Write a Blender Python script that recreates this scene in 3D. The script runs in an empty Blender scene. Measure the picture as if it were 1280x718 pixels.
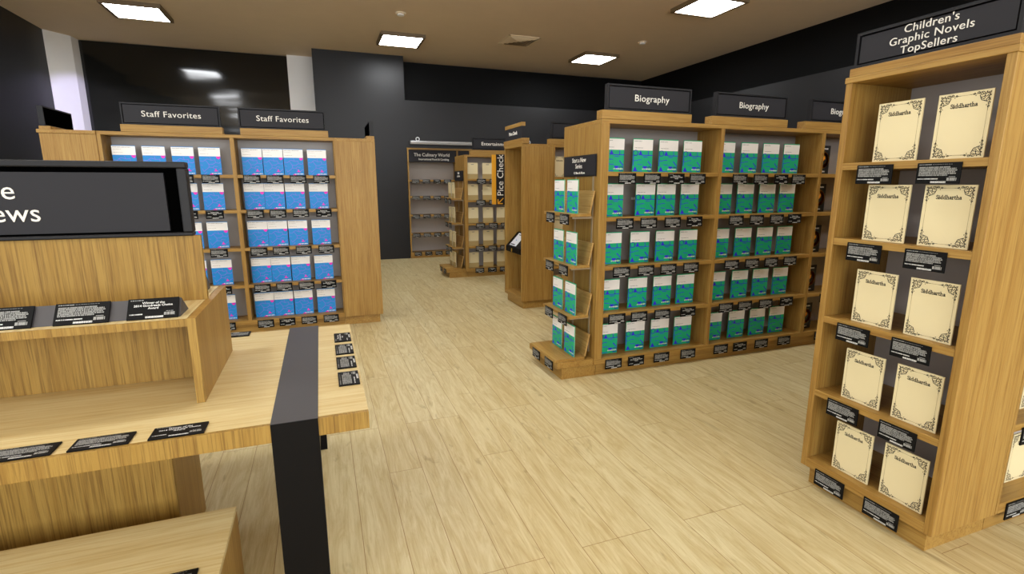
import bpy, bmesh, math, random
from mathutils import Vector
random.seed(7)
PI = math.pi
scene = bpy.context.scene
COL = scene.collection

# ------------------------------------------------------------------ materials
def new_mat(name):
    m = bpy.data.materials.new(name)
    m.use_nodes = True
    nt = m.node_tree
    return m, nt, nt.nodes['Principled BSDF']

def lin(c):
    return tuple(((v / 255.0) / 12.92 if v / 255.0 <= 0.04045 else ((v / 255.0 + 0.055) / 1.055) ** 2.4) for v in c) + (1.0,)

def flat(name, rgb, rough=0.6, metal=0.0, emis=None, spec=0.5, noise=0.04):
    m, nt, b = new_mat(name)
    c = lin(rgb)
    if noise:
        tc = nt.nodes.new('ShaderNodeTexCoord')
        n = nt.nodes.new('ShaderNodeTexNoise')
        n.inputs['Scale'].default_value = 3.0
        n.inputs['Detail'].default_value = 4.0
        mx = nt.nodes.new('ShaderNodeMix'); mx.data_type = 'RGBA'
        mx.inputs[6].default_value = tuple(v * (1 - noise) for v in c[:3]) + (1,)
        mx.inputs[7].default_value = tuple(min(1, v * (1 + noise)) for v in c[:3]) + (1,)
        nt.links.new(tc.outputs['Object'], n.inputs['Vector'])
        nt.links.new(n.outputs['Fac'], mx.inputs[0])
        nt.links.new(mx.outputs[2], b.inputs['Base Color'])
    else:
        b.inputs['Base Color'].default_value = c
    b.inputs['Roughness'].default_value = rough
    b.inputs['Metallic'].default_value = metal
    b.inputs['Specular IOR Level'].default_value = spec
    if emis:
        b.inputs['Emission Color'].default_value = (0.95, 0.975, 1.0, 1)
        b.inputs['Emission Strength'].default_value = emis
    return m

def wood(name, axis, light, dark, streak=0.5, rough=0.45, fine=1.0, bump=0.15):
    """oak: noise stretched along one axis, with fine darker pores"""
    m, nt, b = new_mat(name)
    N = nt.nodes; L = nt.links
    tc = N.new('ShaderNodeTexCoord')
    oi = N.new('ShaderNodeObjectInfo')
    add = N.new('ShaderNodeVectorMath'); add.operation = 'ADD'
    mul = N.new('ShaderNodeVectorMath'); mul.operation = 'SCALE'
    mul.inputs[3].default_value = 23.0
    cmb = N.new('ShaderNodeCombineXYZ')
    for i in range(3):
        L.new(oi.outputs['Random'], cmb.inputs[i])
    L.new(cmb.outputs[0], mul.inputs[0])
    L.new(tc.outputs['Object'], add.inputs[0]); L.new(mul.outputs[0], add.inputs[1])
    def noise(across, along, detail, dist, rgh=0.6):
        mp = N.new('ShaderNodeMapping')
        s = [across] * 3
        s['xyz'.index(axis)] = along
        mp.inputs['Scale'].default_value = s
        L.new(add.outputs[0], mp.inputs['Vector'])
        n = N.new('ShaderNodeTexNoise')
        n.inputs['Scale'].default_value = 1.0
        n.inputs['Detail'].default_value = detail
        n.inputs['Roughness'].default_value = rgh
        n.inputs['Distortion'].default_value = dist
        L.new(mp.outputs[0], n.inputs['Vector'])
        return n
    n1 = noise(11.0, 0.6, 4, 0.6)
    n2 = noise(140.0 * fine, 3.0, 3, 0.2, 0.7)
    n3 = noise(52.0 * fine, 1.3, 5, 1.2)
    r1 = N.new('ShaderNodeValToRGB')
    r1.color_ramp.elements[0].position = 0.3; r1.color_ramp.elements[0].color = lin(dark)
    r1.color_ramp.elements[1].position = 0.7; r1.color_ramp.elements[1].color = lin(light)
    L.new(n1.outputs['Fac'], r1.inputs['Fac'])
    def ramp01(src, a, c, lo):
        r = N.new('ShaderNodeValToRGB')
        r.color_ramp.elements[0].position = a; r.color_ramp.elements[0].color = (lo, lo * 0.93, lo * 0.82, 1)
        r.color_ramp.elements[1].position = c; r.color_ramp.elements[1].color = (1, 1, 1, 1)
        L.new(src.outputs['Fac'], r.inputs['Fac'])
        return r
    def mult(a, bb, fac):
        x = N.new('ShaderNodeMix'); x.data_type = 'RGBA'; x.blend_type = 'MULTIPLY'
        x.inputs[0].default_value = fac
        L.new(a, x.inputs[6]); L.new(bb, x.inputs[7])
        return x.outputs[2]
    c = mult(r1.outputs['Color'], ramp01(n2, 0.36, 0.52, 1 - streak).outputs['Color'], 1.0)
    c = mult(c, ramp01(n3, 0.36, 0.54, 1 - streak * 0.55).outputs['Color'], 1.0)
    L.new(c, b.inputs['Base Color'])
    b.inputs['Roughness'].default_value = rough
    b.inputs['Specular IOR Level'].default_value = 0.35
    if bump:
        bp = N.new('ShaderNodeBump'); bp.inputs['Strength'].default_value = bump
        bp.inputs['Distance'].default_value = 0.002
        L.new(n2.outputs['Fac'], bp.inputs['Height']); L.new(bp.outputs[0], b.inputs['Normal'])
    return m

def floor_material():
    m, nt, b = new_mat('oak_plank_floor')
    N = nt.nodes; L = nt.links
    tc = N.new('ShaderNodeTexCoord')
    sep = N.new('ShaderNodeSeparateXYZ'); L.new(tc.outputs['Object'], sep.inputs[0])
    cmb = N.new('ShaderNodeCombineXYZ')
    ax = N.new('ShaderNodeMath'); ax.operation = 'ADD'; ax.inputs[1].default_value = 40.0 - 0.372 + 0.19 * 0
    ay = N.new('ShaderNodeMath'); ay.operation = 'ADD'; ay.inputs[1].default_value = 40.0
    L.new(sep.outputs['X'], ax.inputs[0]); L.new(sep.outputs['Y'], ay.inputs[0])
    L.new(ay.outputs[0], cmb.inputs['X']); L.new(ax.outputs[0], cmb.inputs['Y'])
    br = N.new('ShaderNodeTexBrick')
    br.inputs['Scale'].default_value = 1.0
    br.inputs['Brick Width'].default_value = 1.55
    br.inputs['Row Height'].default_value = 0.19
    br.inputs['Mortar Size'].default_value = 0.0016
    br.inputs['Mortar Smooth'].default_value = 0.2
    br.offset = 0.39; br.offset_frequency = 3; br.squash = 1.0
    br.inputs['Color1'].default_value = (0, 0, 0, 1); br.inputs['Color2'].default_value = (1, 1, 1, 1)
    br.inputs['Mortar'].default_value = (0.5, 0.5, 0.5, 1)
    L.new(cmb.outputs[0], br.inputs['Vector'])
    # plank id shifts the grain so every board is its own
    sh = N.new('ShaderNodeVectorMath'); sh.operation = 'MULTIPLY_ADD'
    sh.inputs[1].default_value = (37, 11, 5)
    L.new(br.outputs['Color'], sh.inputs[0]); L.new(tc.outputs['Object'], sh.inputs[2])
    def noise(scale, detail, dist, rgh=0.6):
        mp = N.new('ShaderNodeMapping'); mp.inputs['Scale'].default_value = scale
        L.new(sh.outputs[0], mp.inputs['Vector'])
        n = N.new('ShaderNodeTexNoise'); n.inputs['Scale'].default_value = 1
        n.inputs['Detail'].default_value = detail; n.inputs['Distortion'].default_value = dist
        n.inputs['Roughness'].default_value = rgh
        L.new(mp.outputs[0], n.inputs['Vector'])
        return n
    g1 = noise((13, 1.5, 1), 6, 2.2, 0.65)
    g2 = noise((110, 4.0, 1), 4, 0.8, 0.7)
    g3 = noise((9, 2.6, 1), 3, 1.2)
    base = N.new('ShaderNodeValToRGB')
    base.color_ramp.elements[0].position = 0.33; base.color_ramp.elements[0].color = lin(FLOOR_D)
    base.color_ramp.elements[1].position = 0.62; base.color_ramp.elements[1].color = lin(FLOOR_L)
    L.new(g1.outputs['Fac'], base.inputs['Fac'])
    def mult(a, bb):
        x = N.new('ShaderNodeMix'); x.data_type = 'RGBA'; x.blend_type = 'MULTIPLY'; x.inputs[0].default_value = 1
        L.new(a, x.inputs[6]); L.new(bb, x.inputs[7]); return x.outputs[2]
    def ramp(src, a, c, lo, tint=(1, .95, .86)):
        r = N.new('ShaderNodeValToRGB')
        r.color_ramp.elements[0].position = a; r.color_ramp.elements[0].color = (lo * tint[0], lo * tint[1], lo * tint[2], 1)
        r.color_ramp.elements[1].position = c; r.color_ramp.elements[1].color = (1, 1, 1, 1)
        L.new(src, r.inputs['Fac']); return r.outputs['Color']
    c = mult(base.outputs['Color'], ramp(g2.outputs['Fac'], 0.3, 0.55, 0.86))
    c = mult(c, ramp(g3.outputs['Fac'], 0.26, 0.38, 0.66))
    c = mult(c, ramp(br.outputs['Color'], 0.0, 1.0, 0.93))
    seam = N.new('ShaderNodeMix'); seam.data_type = 'RGBA'
    L.new(br.outputs['Fac'], seam.inputs[0]); L.new(c, seam.inputs[6])
    seam.inputs[7].default_value = lin((138, 108, 62))
    L.new(seam.outputs[2], b.inputs['Base Color'])
    b.inputs['Roughness'].default_value = 0.42
    b.inputs['Specular IOR Level'].default_value = 0.3
    bp = N.new('ShaderNodeBump'); bp.inputs['Strength'].default_value = 0.25; bp.inputs['Distance'].default_value = 0.001
    inv = N.new('ShaderNodeMath'); inv.operation = 'SUBTRACT'; inv.inputs[0].default_value = 1
    L.new(br.outputs['Fac'], inv.inputs[1]); L.new(inv.outputs[0], bp.inputs['Height'])
    L.new(bp.outputs[0], b.inputs['Normal'])
    return m

FLOOR_L = (206, 193, 151); FLOOR_D = (184, 165, 118)
PANEL_L = (171, 136, 70); PANEL_D = (154, 117, 55)
M = {}
M['ledge_y'] = wood('ledge_oak_grain', 'y', (190, 156, 96), (174, 138, 80), 0.2, 0.45, 0.7, 0.05)  # oak for the leaning boards, lightened to offset the shade they stand in
for a in 'xyz':
    M['oak_' + a] = wood('oak_grain_' + a, a, PANEL_L, PANEL_D, 0.24, 0.45, 0.8)
    M['pale_' + a] = wood('pale_oak_grain_' + a, a, (214, 198, 150), (202, 180, 128), 0.13, 0.4, 0.6, 0.05)  # paler oak for upward faces, with the light from above in its colour
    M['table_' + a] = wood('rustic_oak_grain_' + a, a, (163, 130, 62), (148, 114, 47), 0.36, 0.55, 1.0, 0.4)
M['gray_back'] = flat('gray_back_board', (176, 169, 163), 0.55)
M['gray_dark'] = flat('dark_gray_back_board', (150, 142, 136), 0.55)
M['black'] = flat('black_metal', (11, 9, 9), 0.5, spec=0.12)
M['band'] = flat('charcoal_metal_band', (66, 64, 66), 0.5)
M['sign'] = flat('charcoal_sign_face', (33, 32, 36), 0.6, spec=0.3)
M['frame'] = flat('black_sign_frame', (22, 21, 23), 0.5, spec=0.3)
M['gap'] = flat('sign_shadow_gap', (3, 3, 3), 1.0, spec=0.0)
M['letter'] = flat('white_lettering', (226, 222, 212), 0.6, noise=0)
M['tagblack'] = flat('black_card', (11, 11, 11), 0.6, spec=0.15)
M['tagprint'] = flat('gray_print', (150, 150, 146), 0.7, noise=0)
M['tagwhite'] = flat('white_print', (208, 208, 204), 0.7, noise=0)
M['paper'] = flat('page_paper', (226, 220, 204), 0.8)
M['white'] = flat('cover_white', (243, 240, 236), 0.5, noise=0)
M['inkgray'] = flat('ink_gray', (120, 120, 120), 0.7, noise=0)
M['inkblack'] = flat('ink_dark', (38, 34, 30), 0.7, noise=0)
M['green'] = flat('cover_green', (4, 176, 124), 0.5, noise=0)
M['blue'] = flat('cover_deep_blue', (44, 34, 225), 0.5, noise=0)
M['azure'] = flat('cover_azure', (4, 134, 210), 0.5, noise=0)
M['violet'] = flat('cover_violet', (132, 96, 226), 0.5, noise=0)
M['magenta'] = flat('cover_magenta', (226, 40, 190), 0.5, noise=0)
M['cream'] = flat('cover_cream', (226, 212, 168), 0.6, noise=0.02)
M['creamdark'] = flat('cover_cream_line', (150, 132, 92), 0.6, noise=0)
M['tan'] = flat('cover_tan', (178, 155, 100), 0.6, noise=0)
M['coverblack'] = flat('cover_black', (20, 19, 18), 0.45, noise=0)
M['orange'] = flat('cover_orange', (250, 160, 30), 0.5, noise=0)
M['amber'] = flat('amber_sign', (214, 150, 14), 0.5)
M['steel'] = flat('brushed_aluminium', (200, 200, 200), 0.35, 0.6)
M['standard'] = flat('gray_wall_standard', (168, 150, 122), 0.4, 0.3)
M['wall'] = flat('black_wall_paint', (24, 23, 24), 0.4, spec=0.35)
M['walldark'] = flat('black_recess_paint', (7, 7, 7), 0.6, spec=0.15)
M['whitepaint'] = flat('white_wall_paint', (236, 234, 232), 0.6)
M['ceiling'] = flat('warm_ceiling_paint', (216, 196, 168), 0.9)
M['lampframe'] = flat('bronze_lamp_frame', (112, 94, 68), 0.5)
M['ventpaint'] = flat('vent_paint', (226, 208, 178), 0.7)
M['diffuser'] = flat('lit_diffuser', (255, 255, 255), 0.5, emis=32.0, noise=0)
M['screen'] = flat('pale_screen', (226, 230, 236), 0.3, noise=0)
M['gold'] = flat('brass_latch', (206, 160, 40), 0.35, 0.6)
M['floor'] = floor_material()
def glass_mat():
    m, nt, b = new_mat('black_glass')
    N = nt.nodes; L = nt.links
    b.inputs['Base Color'].default_value = (0.006, 0.006, 0.005, 1)
    b.inputs['Roughness'].default_value = 0.09
    b.inputs['Specular IOR Level'].default_value = 0.5
    tc = N.new('ShaderNodeTexCoord'); mp = N.new('ShaderNodeMapping'); mp.inputs['Scale'].default_value = (0.5, 1, 2.5)
    n = N.new('ShaderNodeTexNoise'); n.inputs['Scale'].default_value = 1.2; n.inputs['Detail'].default_value = 1
    bp = N.new('ShaderNodeBump'); bp.inputs['Strength'].default_value = 0.12; bp.inputs['Distance'].default_value = 0.05
    L.new(tc.outputs['Object'], mp.inputs[0]); L.new(mp.outputs[0], n.inputs['Vector'])
    L.new(n.outputs['Fac'], bp.inputs['Height']); L.new(bp.outputs[0], b.inputs['Normal'])
    return m
M['glass'] = glass_mat()

# ------------------------------------------------------------------ mesh builder
class MB:
    def __init__(self, *mats):
        self.v = []; self.f = []; self.m = []; self.mats = list(mats)
    def mi(self, mat):
        if mat not in self.mats: self.mats.append(mat)
        return self.mats.index(mat)
    def poly(self, pts, mat=None):
        i = len(self.v); self.v += [tuple(p) for p in pts]
        self.f.append(tuple(range(i, i + len(pts)))); self.m.append(self.mi(mat) if mat else 0)
    def box(self, x0, x1, y0, y1, z0, z1, mat=None):
        i = len(self.v)
        self.v += [(x0, y0, z0), (x1, y0, z0), (x1, y1, z0), (x0, y1, z0), (x0, y0, z1), (x1, y0, z1), (x1, y1, z1), (x0, y1, z1)]
        k = self.mi(mat) if mat else 0
        for q in ((0, 3, 2, 1), (4, 5, 6, 7), (0, 1, 5, 4), (1, 2, 6, 5), (2, 3, 7, 6), (3, 0, 4, 7)):
            self.f.append(tuple(i + t for t in q)); self.m.append(k)
    def prism(self, prof, x0, x1, mat=None):
        """profile in (y, z), counter-clockwise seen from -x, extruded along x"""
        n = len(prof); i = len(self.v); k = self.mi(mat) if mat else 0
        self.v += [(x0, y, z) for y, z in prof] + [(x1, y, z) for y, z in prof]
        self.f.append(tuple(i + t for t in range(n))); self.m.append(k)
        self.f.append(tuple(i + n + t for t in reversed(range(n)))); self.m.append(k)
        for t in range(n):
            u = (t + 1) % n
            self.f.append((i + u, i + t, i + n + t, i + n + u)); self.m.append(k)
    def column(self, pts, z0, z1, mat=None):
        n = len(pts); i = len(self.v); k = self.mi(mat) if mat else 0
        self.v += [(x, y, z0) for x, y in pts] + [(x, y, z1) for x, y in pts]
        self.f.append(tuple(i + t for t in reversed(range(n)))); self.m.append(k)
        self.f.append(tuple(i + n + t for t in range(n))); self.m.append(k)
        for t in range(n):
            u = (t + 1) % n
            self.f.append((i + t, i + u, i + n + u, i + n + t)); self.m.append(k)
    # flat art on a face that looks towards -y
    def rect(self, x0, x1, z0, z1, y, mat):
        self.poly([(x0, y, z0), (x1, y, z0), (x1, y, z1), (x0, y, z1)], mat)
    def art(self, pts, y, mat):
        a = sum(pts[i][0] * pts[(i + 1) % len(pts)][1] - pts[(i + 1) % len(pts)][0] * pts[i][1] for i in range(len(pts)))
        if a < 0: pts = pts[::-1]
        self.poly([(x, y, z) for x, z in pts], mat)
    def line(self, pts, w, y, mat, closed=False):
        n = len(pts)
        for i in range(n if closed else n - 1):
            (x0, z0), (x1, z1) = pts[i], pts[(i + 1) % n]
            dx, dz = x1 - x0, z1 - z0; l = math.hypot(dx, dz) or 1e-6
            ex, ez = dx / l * w * 0.25, dz / l * w * 0.25
            nx, nz = -dz / l * w / 2, dx / l * w / 2
            self.art([(x0 - ex + nx, z0 - ez + nz), (x0 - ex - nx, z0 - ez - nz), (x1 + ex - nx, z1 + ez - nz), (x1 + ex + nx, z1 + ez + nz)], y, mat)
    def arc(self, cx, cz, r, a0, a1, w, y, mat, n=14, r1=None):
        r1 = r if r1 is None else r1
        p = []
        for i in range(n + 1):
            t = i / n; a = math.radians(a0 + (a1 - a0) * t); rr = r + (r1 - r) * t
            p.append((cx + rr * math.cos(a), cz + rr * math.sin(a)))
        self.line(p, w, y, mat)
    def dot(self, cx, cz, r, y, mat, n=8):
        self.art([(cx + r * math.cos(2 * PI * i / n), cz + r * math.sin(2 * PI * i / n)) for i in range(n)], y, mat)
    def mesh(self, name):
        me = bpy.data.meshes.new(name)
        me.from_pydata(self.v, [], self.f)
        for m in self.mats: me.materials.append(m)
        me.polygons.foreach_set('material_index', self.m)
        me.update()
        return me
    def build(self, name, parent=None, bevel=0.0):
        o = bpy.data.objects.new(name, self.mesh(name))
        COL.objects.link(o)
        if parent: o.parent = parent
        if bevel:
            b = o.modifiers.new('edge', 'BEVEL'); b.width = bevel; b.segments = 2; b.limit_method = 'ANGLE'
        return o

def tag(o, label, cat, group=None):
    o['label'] = label; o['category'] = cat
    if group: o['group'] = group
    return o
def thing(name, label, cat, loc=(0, 0, 0), rz=0.0, group=None):
    o = bpy.data.objects.new(name, None); COL.objects.link(o)
    o.empty_display_size = 0.1
    o.location = loc; o.rotation_euler = (0, 0, rz)
    return tag(o, label, cat, group)
def struct(o):
    o['kind'] = 'structure'; return o
def place(src, name, label, cat, loc, rz, group):
    """a copy of a thing and its parts; mesh data shared"""
    r = src.copy()
    COL.objects.link(r); r.name = name
    r.location = loc; r.rotation_euler = (0, 0, rz)
    for k in list(r.keys()):
        if k in ('label', 'category', 'group'): del r[k]
    tag(r, label, cat, group)
    def copy_parts(a, b):
        for ch in list(a.children):
            c = ch.copy(); COL.objects.link(c); c.parent = b
            copy_parts(ch, c)
    copy_parts(src, r)
    return r
def lettering(text, size, loc, rz, parent, mat=None, tilt=PI / 2, space=1.0, bold=0.0, line=1.0, sx=1.0, name='lettering', roll=0.0, extrude=0.0012):
    cu = bpy.data.curves.new('text', 'FONT')
    cu.body = text; cu.size = size; cu.align_x = 'CENTER'; cu.align_y = 'CENTER'
    cu.space_character = space; cu.space_line = line; cu.offset = bold; cu.extrude = extrude
    cu.resolution_u = 3
    t = bpy.data.objects.new('text', cu); COL.objects.link(t)
    bpy.context.view_layer.update()
    me = bpy.data.meshes.new_from_object(t.evaluated_get(bpy.context.evaluated_depsgraph_get()))
    bpy.data.objects.remove(t); bpy.data.curves.remove(cu)
    for v in me.vertices: v.co.x *= sx
    me.materials.clear(); me.materials.append(mat or M['letter'])
    o = bpy.data.objects.new(name, me); COL.objects.link(o)
    o.rotation_euler = (tilt, roll, rz); o.location = loc
    o.parent = parent
    return o

# ------------------------------------------------------------------ room
XL, XR, XR2, YB, YB2, YF, ZC, ZB = -4.4, 7.83, 8.19, 11.75, 12.28, -5.0, 4.35, 3.455
b = MB(M['floor']); b.box(XL - .2, XR2 + .2, YF - .2, 13.0, -0.1, 0.0); struct(b.build('floor'))
b = MB(M['ceiling']); b.box(XL - .2, XR2 + .2, YF - .2, 13.0, ZC, ZC + 0.1); struct(b.build('ceiling'))
b = MB(M['wall']); b.box(XL - .2, XL, YF - .2, 12.02, 0, ZC); struct(b.build('wall_left'))
b = MB(M['wall']); b.box(XL, XR2, YF - .2, YF, 0, ZC); struct(b.build('wall_front'))
b = MB(M['wall'])
b.box(XR, XR2 + .2, YF, YB, 0, ZB)
b.box(XR2, XR2 + .2, YF, YB2, ZB, ZC, M['walldark'])
struct(b.build('wall_right'))
b = MB(M['wall'])
b.box(0.042, 1.865, YB, 12.9, 0, ZC)
b.box(1.865, XR2 + .2, YB, 12.9, 2.462, ZB)
b.box(5.28, XR2 + .2, YB, 12.9, 0, 2.462)
b.box(1.865, 5.28, 12.3, 12.9, 0, 2.462)
b.box(1.865, XR2 + .2, YB2, 12.9, ZB, ZC, M['walldark'])
struct(b.build('wall_back'))
b = MB(M['whitepaint']); b.box(-0.46, 0.042, 12.5, 12.9, 0, ZC); struct(b.build('trim_1'))
b = MB(M['whitepaint'])
b.column([(-4.6, 12.02), (-4.385, 12.02), (-4.115, 12.36), (-4.085, 12.62), (-4.085, 12.9), (-4.6, 12.9)], 0, ZC)
struct(b.build('trim_2'))
b = MB(M['glass']); b.box(-4.085, -0.46, 12.6, 12.66, 0.02, ZC - 0.01)
struct(b.build('window_1'))

# ------------------------------------------------------------------ ceiling fittings
def ceiling_light(x, y, label):
    t = thing('ceiling_light', label, 'ceiling light', (x, y, ZC), 0, 'square ceiling lights')
    h = 0.4; f = 0.045; d = 0.06
    b = MB(M['lampframe'])
    b.box(-h, h, -h, -h + f, -d, 0); b.box(-h, h, h - f, h, -d, 0)
    b.box(-h, -h + f, -h + f, h - f, -d, 0); b.box(h - f, h, -h + f, h - f, -d, 0)
    fr = b.build('frame', t)
    b = MB(M['diffuser']); b.box(-h + f, h - f, -h + f, h - f, -d + 0.008, -0.01)
    b.build('diffuser', t)
for x, y, l in ((-2.48, 10.2, 'square ceiling light at far left, above the left staff favorites sign'),
                (1.62, 10.42, 'square ceiling light in front of the black pillar wall'),
                (5.72, 10.42, 'small far square ceiling light above the first biography sign'),
                (5.74, 6.9, 'large near square ceiling light at upper right of the room')):
    ceiling_light(x, y, l)
for x, y in ((-2.48, 6.7), (1.62, 6.55), (-2.48, 3.1), (1.62, 3.1), (5.74, 3.3), (-2.48, -0.4), (5.74, -0.3)):
    ceiling_light(x, y, 'square ceiling light out of view, lighting the near part of the shop')
t = thing('ceiling_vent', 'square four-way air vent set in the brown ceiling', 'air vent', (3.76, 9.78, ZC))
b = MB(M['ventpaint'])
for i, (h, z0) in enumerate(((0.32, -0.012),)):
    b.box(-h, h, -h, -h + .03, z0, 0); b.box(-h, h, h - .03, h, z0, 0); b.box(-h, -h + .03, -h, h, z0, 0); b.box(h - .03, h, -h, h, z0, 0)
b.build('frame', t)
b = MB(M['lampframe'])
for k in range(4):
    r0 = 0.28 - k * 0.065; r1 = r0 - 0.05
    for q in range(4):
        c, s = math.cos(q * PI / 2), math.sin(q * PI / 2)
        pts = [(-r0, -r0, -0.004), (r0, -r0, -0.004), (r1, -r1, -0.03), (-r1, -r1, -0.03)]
        b.poly([(x * c - y * s, x * s + y * c, z) for x, y, z in pts], M['ventpaint'] if q in (0, 3) else M['lampframe'])  # louvres on two sides coloured darker, shading painted by direction
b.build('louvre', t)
for x, y, l in ((1.41, 8.95, 'small flat detector on the ceiling near the middle light'), (6.02, 9.05, 'small flat detector on the ceiling right of the vent')):
    t = thing('smoke_detector', l, 'smoke detector', (x, y, ZC))
    b = MB(M['ventpaint']); n = 20
    b.column([(0.085 * math.cos(2 * PI * i / n), 0.085 * math.sin(2 * PI * i / n)) for i in range(n)], -0.02, 0); b.build('base', t)
    b = MB(M['whitepaint'])
    b.column([(0.055 * math.cos(2 * PI * i / n), 0.055 * math.sin(2 * PI * i / n)) for i in range(n)], -0.04, -0.02); b.build('sensor_cap', t)

# ------------------------------------------------------------------ bookcases
S = [0.157, 0.56, 0.972, 1.385, 1.757]       # shelf tops
ZT0, ZT1, CAP = 2.135, 2.168, 2.238
def bookcase(label, loc, rz, width, depth, lefts, back_y, shelves=True, caps=(), ends=(0.04, 0.04), end_foot=True, overhang=0.0, back=None, thick_back=True, pl=(0.035, 0.035, 0.035), capz=CAP, white_plate=(), top=ZT1):
    """front looks along local -y. lefts: centres of inner dividers."""
    t = thing('bookcase', label, 'bookcase', loc, rz)
    b = MB(M['oak_x']); b.box(pl[0], width - pl[1], 0.035, depth - pl[2], 0, 0.104); b.build('plinth', t)
    zb = 0.104
    b = MB(M['oak_x']); b.box(ends[0] if end_foot else 0, width - (ends[1] if end_foot else 0), 0, depth, zb, S[0]); b.build('bottom_board', t, 0.002)
    z0 = zb if end_foot else S[0]
    for x0, x1 in ((0, ends[0]), (width - ends[1], width)):
        b = MB(M['oak_z']); b.box(x0, x1, 0, depth, z0, ZT0); b.build('side_panel', t, 0.002)
    xs = [ends[0]] + [v for c in lefts for v in (c - 0.02, c + 0.02)] + [width - ends[1]]
    for c in lefts:
        b = MB(M['oak_z']); b.box(c - 0.02, c + 0.02, 0.001, back_y, S[0], ZT0); b.build('divider', t, 0.0015)
    for i in range(0, len(xs), 2):
        x0, x1 = xs[i], xs[i + 1]
        b = MB(back or M['gray_back']); b.box(x0, x1, back_y, back_y + 0.02, S[0], ZT0); bk = b.build('back_panel', t)
        for x, z in white_plate:
            if x0 < x < x1:
                b = MB(M['white']); b.box(x - .022, x + .022, back_y - 0.006, back_y, z - .012, z + .012); b.build('white_plate', bk, 0.003)  # small white plate on the back panel
        if shelves:
            for z in S[1:]:
                b = MB(M['oak_x']); b.box(x0, x1, 0.002, back_y, z - 0.034, z); b.build('shelf', t, 0.0015)
    if thick_back:
        b = MB(M['oak_z']); b.box(ends[0], width - ends[1], depth - 0.02, depth - 0.002, S[0], ZT0); b.build('rear_panel', t)
    b = MB(M['oak_x']); b.box(-overhang, width + overhang, -overhang, depth, ZT0, top); b.build('top_board', t, 0.002)
    for x0, x1 in caps:
        b = MB(M['oak_x']); b.box(x0, x1, 0.0, 0.09, top + 0.001, capz); b.build('sign_plinth', t, 0.002)
    return t

def header_sign(label, loc, rz, w, h, text, size, depth=0.045, text_x=0.0, line=1.0, bold=0.0, name='header_sign', text_z=0.0, sx=1.08):
    """origin: bottom centre of the front face"""
    t = thing(name, label, 'sign', loc, rz)
    f = 0.013
    b = MB(M['frame'])
    b.box(-w / 2, w / 2, 0, depth, 0, f); b.box(-w / 2, w / 2, 0, depth, h - f, h)
    b.box(-w / 2, -w / 2 + f, 0, depth, f, h - f); b.box(w / 2 - f, w / 2, 0, depth, f, h - f)
    b.box(-w / 2 + f, w / 2 - f, 0.02, depth, f, h - f, M['gap'])
    b.build('frame', t)
    g = f + 0.007
    b = MB(M['sign']); b.box(-w / 2 + g, w / 2 - g, 0.004, 0.02, g, h - g); pn = b.build('panel', t)
    if text:
        lettering(text, size, (text_x, 0.003, h / 2 + text_z), 0, pn, line=line, bold=bold, sx=sx, space=1.05)
    return t

R90 = -PI / 2
# ---- staff favorites run (three parts: two end units and the bays between)
SY = 6.25
staff = bookcase('oak wall of shelves with blue books under the staff favorites signs', (-1.998, SY, 0), 0, 2.184, 0.68, [1.168], 0.27, caps=((0.205, 1.094), (1.258, 2.132)), ends=(0.033, 0.008), pl=(0, 0, .035))
for nm, lc, rz, lb in (('l', (-2.445, SY + 0.68, 0), R90, 'left oak end unit of the staff favorites shelves, facing away'),
                       ('r', (0.632, SY, 0), PI / 2, 'right oak end unit of the staff favorites shelves, wide side panel')):
    bookcase(lb, lc, rz, 0.68, 0.444, [], 0.36, caps=((0.02, 0.66),), capz=2.2, pl=(.035, .035, 0), overhang=0.0 if nm == 'r' else 0.012)
header_sign('left Staff Favorites sign, beside the dark window', (-1.346, SY + 0.002, CAP), 0, 0.86, 0.208, 'Staff Favorites', 0.08)
header_sign('right Staff Favorites sign, below the white pier', (-0.317, SY + 0.002, CAP), 0, 0.86, 0.208, 'Staff Favorites', 0.08)
header_sign('black sign seen edge-on at right end of the staff shelves', (0.628, SY + 0.34, 2.2), PI / 2, 0.62, 0.165, '', 0.1)
header_sign('black sign back at far left end of the staff shelves', (-2.441, SY + 0.34, 2.2), R90, 0.62, 0.185, '', 0.1)
# ---- biography run
BX, BY = 2.147, 3.74
bio = bookcase('long oak bookcase of green books under the biography signs', (BX, BY, 0), 0, 4.95, 0.68, [1.214, 2.431, 3.65], 0.31,
               caps=((0.0, 0.866), (1.08, 1.948), (2.166, 3.03), (3.4, 4.27)), ends=(0.074, 0.04), end_foot=False, back=M['gray_dark'], white_plate=((0.523, 1.53),))
header_sign('leftmost and largest-looking Biography sign', (2.595, BY + 0.002, CAP + .0005), 0, 0.81, 0.2, 'Biography', 0.074, text_x=0.015, bold=0.0)
header_sign('middle Biography sign on the green-book shelves', (3.67, BY + 0.002, CAP + .0005), 0, 0.81, 0.2, 'Biography', 0.074, text_x=0.015, bold=0.0)
header_sign('third Biography sign, cut off by the tall right bookcase', (4.78, BY + 0.002, CAP + .0005), 0, 0.81, 0.2, 'Biography', 0.074, text_x=0.015, bold=0.0)

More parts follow.
